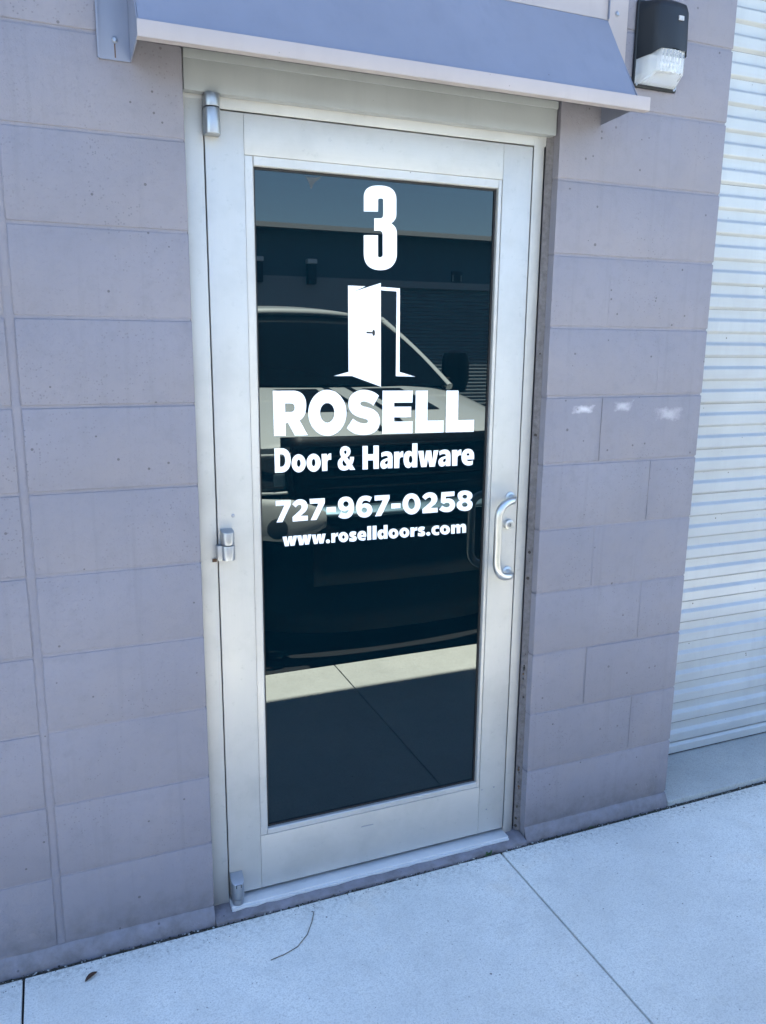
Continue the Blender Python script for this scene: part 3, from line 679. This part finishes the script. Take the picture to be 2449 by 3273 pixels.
# ------------------------------------------------------------------ wall pack light
wl = thing('wall_light', (1.335, 0, 2.45), 'dark bronze wall pack light with clear glass lens beside the awning', 'light')
bx0, bx1, bz0, bz1 = 1.2570, 1.4130, 2.3420, 2.5660
MB().box(bx0, bx1, -0.012, -0.0015, bz0, bz1).build('back_plate', 'lamp_bronze', wl, bevel=0.006, seg=3)
fy, ft = -0.078, 0.026
def hood_pts(z, y0, f, tp):   # plan outline at a height: tapering box with rounded front corners
    a, b = bx0+0.004, bx1-0.004
    return [(a, y0, z), (a+tp*0.55, f+0.022, z), (a+tp*0.8, f+0.008, z), (a+tp*1.15, f, z), ((a+b)/2, f-0.004, z), (b-tp*1.15, f, z), (b-tp*0.8, f+0.008, z), (b-tp*0.55, f+0.022, z), (b, y0, z)]
m = MB(); secs = [(2.4180, -0.0125, fy, ft), (2.44, -0.0125, fy, ft), (2.53, -0.0125, fy+0.004, ft), (2.548, -0.0125, fy+0.010, ft+0.003), (2.5585, -0.0125, fy+0.026, ft+0.008)]
k = 9
for z, y0, f, tp in secs: m.v += hood_pts(z, y0, f, tp)
# the lower rim is arched up in the middle
for i, dz in enumerate((-.006, -.002, .003, .008, .013, .008, .003, -.002, -.006)):
    p = m.v[i]; m.v[i] = (p[0], p[1], p[2]+dz)
for j in range(len(secs)-1):
    for i in range(k): m.f.append([j*k+i, j*k+(i+1) % k, (j+1)*k+(i+1) % k, (j+1)*k+i]); m.m.append(0)
m.f.append(list(range((len(secs)-1)*k, len(secs)*k))); m.m.append(0)
m.build('housing', 'lamp_bronze', wl, smooth=42)
m = MB(); secs = [(2.4285, -0.0125, fy+0.003, ft+.003), (2.405, -0.0125, fy+0.003, ft+.003), (2.372, -0.0125, fy+0.005, ft+.003), (2.350, -0.0125, -0.026, 0.012)]
for z, y0, f, tp in secs: m.v += hood_pts(z, y0, f, tp)
for j in range(len(secs)-1):
    for i in range(k): m.f.append([j*k+i, j*k+(i+1) % k, (j+1)*k+(i+1) % k, (j+1)*k+i]); m.m.append(0)
m.f.append(list(range(k))); m.m.append(0)
m.f.append(list(range((len(secs)-1)*k, len(secs)*k))); m.m.append(0)
lens = m.build('lens', 'lamp_lens', wl, smooth=28)
MB().prism([(-0.013, 2.352), (-0.013, 2.425), (-0.034, 2.420), (-0.022, 2.362)], bx0+0.014, bx1-0.014, 'x').build('reflector', 'lamp_reflector', wl)
MB().lathe([(0.006, -.03), (0.008, -.025), (0.008, .025), (0.006, .03)], (1.335, -0.044, 2.398), 'x', 14).build('bulb', 'lamp_reflector', wl, smooth=50)
MB().box(1.343, 1.360, fy-0.0035, fy+0.004, 2.503, 2.514).build('badge', 'lamp_badge', wl)
for x in (1.268, 1.402):
    MB().lathe([(0.003, 0), (0.003, -.002)], (x, -0.012, 2.348), 'y', 8).build('screw', 'screw_metal', wl)

# ------------------------------------------------------------------ roll-up shutter in the bay
sh = thing('rollup_door', (3.1, 0.26, 0), 'white corrugated metal roll up door in the bay right of the pier', 'roll-up door')
PIT = 0.0845; SY = 0.262
# one slat: flat web with a concave groove and a rolled hook
prof = []
for i in range(17):
    u = i/16
    y = -0.0075*(0.5+0.5*cos(2*pi*(u-0.30))) + (-0.002 if u > 0.93 else 0)
    prof.append((y, u*PIT))
prof = [(0.000, 0.0), (-0.0105, 0.0075), (-0.0125, 0.0105), (-0.0127, 0.0415), (-0.0110, 0.0445), (-0.0015, 0.0525), (0.0, 0.0550), (0.0, PIT)]
me_s = None
for i in range(35):
    z = 0.062 + i*PIT
    if me_s is None:
        m = MB(); vv = []
        for x in (PX-0.05, BAYX): vv += [(x, SY+p[0], z+p[1]) for p in prof]
        n = len(prof); m.add(vv, [(a, a+1, n+a+1, n+a) for a in range(n-1)])
        me_s = m.build('slat', 'shutter_paint', sh, smooth=6); z_ref = me_s.location.copy()
    else:
        o = bpy.data.objects.new('slat', me_s.data); COL.objects.link(o); o.parent = sh; o.location = z_ref + Vector((0, random.uniform(-.0008, .0008), i*PIT+random.uniform(-.0006, .0006))); o.rotation_euler = (random.uniform(-.006, .006), random.uniform(-.0006, .0006), 0)
MB().prism([(SY-0.012, 0.020), (SY-0.016, 0.024), (SY-0.016, 0.052), (SY-0.006, 0.0615), (SY+0.012, 0.0615), (SY+0.012, 0.020)], PX-0.05, BAYX, 'x').build('bottom_bar', 'shutter_paint', sh, smooth=25)
MB().box(PX-0.05, BAYX, SY-0.008, SY+0.010, 0.0142, 0.0198).build('bottom_seal', 'gasket', sh)
MB().box(PX+0.001, PX+0.06, SY-0.045, SY-0.02, 0.016, 3.08).build('guide_rail', 'shutter_paint', sh, bevel=0.002)

# ------------------------------------------------------------------ small litter on the sidewalk
m = MB(); L_, W_ = 0.019, 0.0072
def lf(u, v):
    s_ = sin(pi*u)**0.7*W_*(2*v-1); a = radians(32); x = (u-.5)*2*L_
    zz = 0.002+0.006*abs(2*v-1)*sin(pi*u)+0.004*u
    return (-0.339+x*cos(a)-s_*sin(a), -0.094+x*sin(a)+s_*cos(a), zz)
m.grid(lf, 10, 4); tag(m.build('dry_leaf', 'leaf_brown', solid=0.0006, smooth=60), 'curled dark brown dry leaf lying on the sidewalk slab', 'leaf')
pts = [(0.110, -0.208, 0.0018), (0.150, -0.203, 0.003), (0.190, -0.190, 0.004), (0.228, -0.155, 0.0035), (0.256, -0.110, 0.003), (0.274, -0.071, 0.0018)]
sm = []
for i in range(len(pts)-1):
    for k_ in range(4): sm.append(Vector(pts[i]).lerp(Vector(pts[i+1]), k_/4))
sm.append(Vector(pts[-1]))
tag(MB().tube(sm, 0.0011, 6).build('grass_stalk', 'twig_brown', smooth=60), 'thin curved dry grass stalk on the sidewalk below the door', 'stalk')
wd = MB()
for i in range(15):
    a = random.uniform(0, 2*pi); ln = random.uniform(.008, .019); el = random.uniform(.35, 1.2); w = random.uniform(.0022, .004)
    b = Vector((0.880+random.uniform(-.006, .006), -0.026+random.uniform(-.003, .003), 0.001)); d = Vector((cos(a)*cos(el), sin(a)*cos(el)*0.7, sin(el))); sd_ = Vector((-sin(a), cos(a), 0))*w
    p1 = b+d*ln*.55; p2 = b+d*ln+Vector((0, 0, -.002))
    wd.add([b-sd_*.3, b+sd_*.3, p1+sd_, p2, p1-sd_], [(0, 1, 2, 3, 4)])
tag(wd.build('weed', 'weed_green', fixn=False), 'tiny green weed growing from the joint below the door', 'plant')
wd = MB()
for i in range(9):
    a = random.uniform(0, 2*pi); ln = random.uniform(.006, .012); el = random.uniform(.3, 1.0); w = random.uniform(.0018, .003)
    b = Vector((1.285+random.uniform(-.012, .012), -0.026, 0.001)); d = Vector((cos(a)*cos(el), sin(a)*cos(el)*0.6, sin(el))); sd_ = Vector((-sin(a), cos(a), 0))*w
    p1 = b+d*ln*.55; p2 = b+d*ln
    wd.add([b-sd_*.3, b+sd_*.3, p1+sd_, p2, p1-sd_], [(0, 1, 2, 3, 4)])
tag(wd.build('moss_tuft', 'weed_green', fixn=False), 'small dark green moss tuft at the foot of the pier', 'plant')
pb = MB()
for i, (x, y) in enumerate([(1.671, -.048), (1.640, -.055), (1.70, -.075), (0.956, -.114), (1.20, -.22), (1.05, -.33), (1.31, -.13), (0.62, -.25), (-.1, -.3), (1.72, -.03), (1.55, -.3), (1.9, -.25)]):
    r = 0.0052 if i == 0 else random.uniform(.0014, .0030)
    vv = [(x+r*a*random.uniform(.6, 1.2), y+r*b*random.uniform(.6, 1.2), r*.4+r*c_*.45) for a, b, c_ in ((1, 0, 0), (0, 1, 0), (-1, 0, 0), (0, -1, 0), (0, 0, 1), (0, 0, -1))]
    pb.add(vv, [(0, 1, 4), (1, 2, 4), (2, 3, 4), (3, 0, 4), (1, 0, 5), (2, 1, 5), (3, 2, 5), (0, 3, 5)])
tag(pb.build('grit', 'pebble_grey'), 'dark crumbs of grit scattered on the sidewalk', 'grit', kind='stuff')

# ------------------------------------------------------------------ pickup truck (seen mirrored in the glass)
TX, TF = 1.32, -1.42                     # centre line, foremost point of the bumper
tr = thing('pickup_truck', (TX, TF-2.9, 0), 'silver pickup truck with black grille mirrored in the door glass', 'truck')
def hood_z(u, v):                        # u across -1..1, v 0 front .. 1 cowl
    z = 1.165 + 0.205*v**0.75
    z -= 0.045*max(0, abs(u)-0.52)/0.48*1.0 + 0.075*max(0, abs(u)-0.72)**1.3*2
    z -= 0.05*(1-v)**6
    return z
def hood_y(u, v): return TF-0.13 - 1.27*v - 0.16*abs(u)**2.6*(1-v)
HW = 0.93
MB().grid(lambda a, b: (TX+(2*a-1)*HW*(0.97+0.03*b), hood_y(2*a-1, b), hood_z(2*a-1, b)), 28, 16).build('hood', 'truck_paint', tr, smooth=60, solid=0.02)
def strip_on_hood(nm, u0, u1, v0, v1, mat, lift=0.004):
    return MB().grid(lambda a, b: (TX+(u0+(u1-u0)*a)*HW, hood_y(u0+(u1-u0)*a, v0+(v1-v0)*b), hood_z(u0+(u1-u0)*a, v0+(v1-v0)*b)+lift), 6, 6).build(nm, mat, tr, smooth=60)
strip_on_hood('hood_vent', 0.16, 0.44, 0.34, 0.80, 'truck_black'); strip_on_hood('hood_vent', -0.44, -0.16, 0.34, 0.80, 'truck_black')
strip_on_hood('hood_crease', 0.06, 0.10, 0.10, 0.95, 'truck_plastic'); strip_on_hood('hood_crease', -0.10, -0.06, 0.10, 0.95, 'truck_plastic')
for s_ in (-1, 1):
    # fenders, doors and bed side as one lofted body side
    rows = []
    ys = [TF-0.30, TF-0.45, TF-0.9, TF-1.4, TF-2.0, TF-3.2, TF-4.4, TF-5.6, TF-5.75]
    for y in ys:
        i = (TF-y); w = 0.99-0.10*max(0, (0.6-i))**1.2; top = 1.10+min(0.14, 0.1*i) if i < 1.45 else 1.25
        rows.append([(TX+s_*(w-0.085), y, top+0.02), (TX+s_*(w-0.03), y, top-0.03), (TX+s_*w, y, top-0.15), (TX+s_*(w+0.01), y, 0.85), (TX+s_*(w-0.01), y, 0.62), (TX+s_*(w-0.07), y, 0.50)])
    m = MB(); k_ = 6
    m.add([p for r in rows for p in r], [(a*k_+b, (a+1)*k_+b, (a+1)*k_+b+1, a*k_+b+1) for a in range(len(rows)-1) for b in range(k_-1)])
    m.build('side_panel', 'truck_paint', tr, smooth=50)
    for y in (TF-0.95, TF-4.75):
        w_ = MB().lathe([(0.0, -.13), (0.24, -.13), (0.36, -.125), (0.395, -.09), (0.395, .09), (0.36, .125), (0.24, .13), (0.0, .13)], (TX+s_*0.90, y, 0.395), 'x', 32).build('wheel', 'tyre_rubber', tr, smooth=40)
        MB().lathe([(0.05, s_*.10), (0.08, s_*.135), (0.20, s_*.12), (0.245, s_*.134), (0.25, s_*.12)], (TX+s_*0.90, y, 0.395), 'x', 24).build('rim', 'rim_metal', w_, smooth=30)
        MB().lathe([(0.40, s_*.0), (0.46, s_*.0), (0.47, s_*.015), (0.41, s_*.015)], (TX+s_*0.995, y, 0.42), 'x', 32, 0, pi).build('wheel_arch', 'truck_plastic', tr, smooth=40)
    # headlight, bumper end, mirror
    hl = MB().grid(lambda a, b: (TX+s_*(0.60+0.33*a), TF-0.135-0.02*b-0.24*a*a, 0.90+0.225*b-0.02*a), 8, 4).build('headlight', 'lamp_glass', tr, smooth=60, solid=0.02)
    MB().box(TX+s_*0.66-0.03, TX+s_*0.66+0.03, TF-0.14, TF-0.125, 0.94, 1.00).build('lamp_bezel', 'truck_chrome', hl, bevel=0.01)
    for zz in (0.905, 1.09):
        MB().grid(lambda a, b: (TX+s_*(0.60+0.31*a), TF-0.112-0.24*a*a-0.004*b, zz-0.02*a+0.014*b), 8, 1).build('lamp_trim', 'truck_paint', hl, smooth=60, solid=0.006)
    MB().grid(lambda a, b: (TX+s_*(0.46+0.50*a), TF-0.012-0.015*(2*b-1)**2-0.30*a**3, 0.785+0.215*(b-0.5)*sqrt(min(1, 0.12+2.6*a))+0.02*a*(1-b)), 14, 6).build('bumper_end', 'truck_paint', tr, smooth=60, solid=0.02)
    MB().lathe([(0.05, 0.0), (0.05, 0.012), (0.04, 0.016)], (TX+s_*0.70, TF-0.035, 0.755), 'y', 18).build('fog_light', 'lamp_glass', tr, smooth=40)
    mr = MB().lathe([(0.01, -.16), (.085, -.15), (.11, -.06), (.11, .08), (.09, .13), (.02, .145)], (TX+s_*1.115, TF-1.75, 1.425), 'z', 16)
    mr.v = [(TX+s_*1.115+(p[0]-TX-s_*1.115)*0.98, TF-1.75+(p[1]-TF+1.75)*0.62, p[2]) for p in mr.v]
    mo = mr.build('side_mirror', 'truck_black', tr, smooth=50)
    MB().tube([(TX+s_*0.90, TF-1.72, 1.33), (TX+s_*1.05, TF-1.72, 1.36)], 0.03, 8).build('mirror_arm', 'truck_black', mo, smooth=50)
    # pillar and side glass
    A, B = (TX+s_*0.845, TF-1.31, 1.335), (TX+s_*0.715, TF-2.22, 1.790)
    m = MB(); q = Vector((s_*0.035, -0.03, -0.01)); A_, B_ = Vector(A), Vector(B)
    pts = [A_.lerp(B_, i/6)+Vector((s_*0.008*sin(pi*i/6), 0, 0.010*sin(pi*i/6))) for i in range(7)]
    m.tube(pts, [0.026]*7, 8); m.build('pillar', 'truck_paint', tr, smooth=50)
    m = MB(); m.add([(TX+s_*0.925, TF-1.45, 1.26), (TX+s_*0.925, TF-3.75, 1.28), (TX+s_*0.755, TF-3.55, 1.79), (TX+s_*0.745, TF-2.25, 1.79)], [(0, 1, 2, 3)])
    m.build('side_window', 'truck_glass', tr, solid=0.01)
MB().grid(lambda a, b: (TX+(2*a-1)*(0.845-0.13*b), TF-1.30-0.10*(1-(2*a-1)**2)*-1-0.92*b, 1.345+0.015*(1-(2*a-1)**2)+0.445*b+0.02*sin(pi*b)), 16, 8).build('windshield', 'truck_glass', tr, smooth=60)
MB().grid(lambda a, b: (TX+(2*a-1)*(0.745+0.01*b), TF-2.16-1.55*b+0.07*(1-(2*a-1)**2)*(1-b), 1.785+0.105*(1-abs(2*a-1)**2.5)*(0.55+0.45*sin(pi*min(1, b*1.2)))), 16, 10).build('roof', 'truck_paint', tr, smooth=60, solid=0.04)
MB().grid(lambda a, b: (TX+(2*a-1)*0.74, TF-3.73-0.12*(1-b), 1.26+0.53*b), 4, 2).build('rear_window', 'truck_glass', tr)
m = MB(); m.add([(1.005, -3.305, 1.672), (1.085, -3.295, 1.668), (1.085, -3.345, 1.702), (1.005, -3.355, 1.706)], [(0, 1, 2, 3)]); m.build('mirror_patch', 'mirror_patch_green', tr, fixn=False)  # green patch added on the windshield in place of the cab's interior mirror
MB().box(TX-0.86, TX+0.86, TF-5.72, TF-3.90, 0.80, 0.86).build('bed_floor', 'truck_plastic', tr)
MB().box(TX-0.86, TX+0.86, TF-5.76, TF-5.70, 0.62, 1.27).build('tailgate', 'truck_paint', tr, bevel=0.02)
MB().box(TX-0.86, TX+0.86, TF-5.3, TF-0.35, 0.34, 0.52).build('chassis', 'truck_plastic', tr)
MB().box(TX-0.84, TX+0.84, TF-1.35, TF-0.33, 0.52, 1.05).build('engine_bay', 'void', tr)
# grille: surround and bars
MB().grid(lambda a, b: (TX+(2*a-1)*0.64, TF-0.115-0.05*(2*a-1)**2, 0.87+0.30*b), 12, 4).build('grille', 'truck_black', tr, smooth=60, solid=0.03)
for i in range(5):
    z = 0.915+0.052*i
    MB().grid(lambda a, b: (TX+(2*a-1)*0.52, TF-0.098-0.05*(2*a-1)**2-0.02*b, z+0.014*b), 12, 1).build('grille_bar', 'truck_plastic', tr, smooth=60, solid=0.01)
for s_ in (-1, 1):
    MB().tube([(TX+s_*0.60, TF-0.115, 0.89), (TX+s_*0.62, TF-0.12, 1.02), (TX+s_*0.58, TF-0.12, 1.12)], 0.018, 8).build('grille_surround', 'truck_plastic', tr, smooth=50)
MB().grid(lambda a, b: (TX+(2*a-1)*0.95, TF+0.012-0.28*abs(2*a-1)**3-0.055*b-0.01*b*b, 0.800+0.055*b-0.012*b*b), 24, 4).build('bumper_step', 'truck_chrome', tr, smooth=60, solid=0.01)
MB().grid(lambda a, b: (TX+(2*a-1)*0.52, TF-0.012-0.02*(2*a-1)**2, 0.45+0.35*b), 12, 3).build('bumper', 'truck_black', tr, smooth=60, solid=0.02)
MB().grid(lambda a, b: (TX+(2*a-1)*0.93, TF-0.03-0.28*abs(2*a-1)**3-0.05*(1-b), 0.17+0.48*b+0.06*abs(2*a-1)**4*(1-b)), 20, 4).build('air_dam', 'truck_plastic', tr, smooth=60, solid=0.02)
MB().box(TX-0.28, TX+0.28, TF-0.012, TF-0.004, 0.690, 0.715).build('bumper_slot', 'truck_chrome', tr, bevel=0.004)

# ------------------------------------------------------------------ building across the alley (seen mirrored)
OY = -14.0
ob = thing('facing_building', (6, OY-3, 0), 'dark low warehouse across the lot mirrored in the door glass', 'building')
MB().box(-14, 30, OY-8, OY, 2.90, 3.80).build('upper_wall', 'far_wall_dark', ob)
MB().box(-14, 6.69, OY-8, OY, 0, 2.899).build('wall', 'far_wall_grey', ob)
MB().box(6.69, 10.3, OY-8, OY, 2.76, 2.899).build('lintel', 'far_wall_grey', ob)
MB().box(10.3, 30, OY-8, OY, 0, 2.899).build('wall', 'far_wall_grey', ob)
MB().box(-14.2, 30.2, OY-8.2, OY+0.405, 3.80, 3.84).build('roof', 'far_trim', ob, bevel=0.01)
MB().box(-14.2, 30.2, OY+0.406, OY+0.43, 3.76, 3.85).build('fascia', 'far_trim', ob)
m = MB(); vv = []; n = 35*4+1
for x in (6.69, 10.3):
    vv += [(x, OY-0.10+(0.0 if (i % 4) in (0, 1) else -0.022), 0.02+2.74*i/(n-1)) for i in range(n)]
m.add(vv, [(i, i+1, n+i+1, n+i) for i in range(n-1)])
tag(m.build('rollup_curtain', 'far_shutter', ob), kind='stuff')
MB().box(6.69, 10.3, OY-0.16, OY-0.15, 0, 2.76).build('curtain_backing', 'void', ob)
for x in (3.62, 4.715):
    a = MB().box(x-0.09, x+0.09, OY+0.001, OY+0.16, 2.75, 3.14).build('facade_light', 'far_lamp_dark', ob, bevel=0.02)
    MB().box(x-0.10, x+0.10, OY+0.001, OY+0.18, 3.145, 3.235).build('lamp_lens', 'far_lamp', a, bevel=0.02)
sg = MB().box(7.91, 8.17, OY+0.001, OY+0.02, 2.915, 3.14).build('unit_plate', 'far_lamp_dark', ob)
MB().box(7.925, 7.955, OY+0.021, OY+0.024, 2.93, 3.06).build('plate_mark', 'far_trim', sg); MB().box(8.125, 8.155, OY+0.021, OY+0.024, 2.93, 3.06).build('plate_mark', 'far_trim', sg)
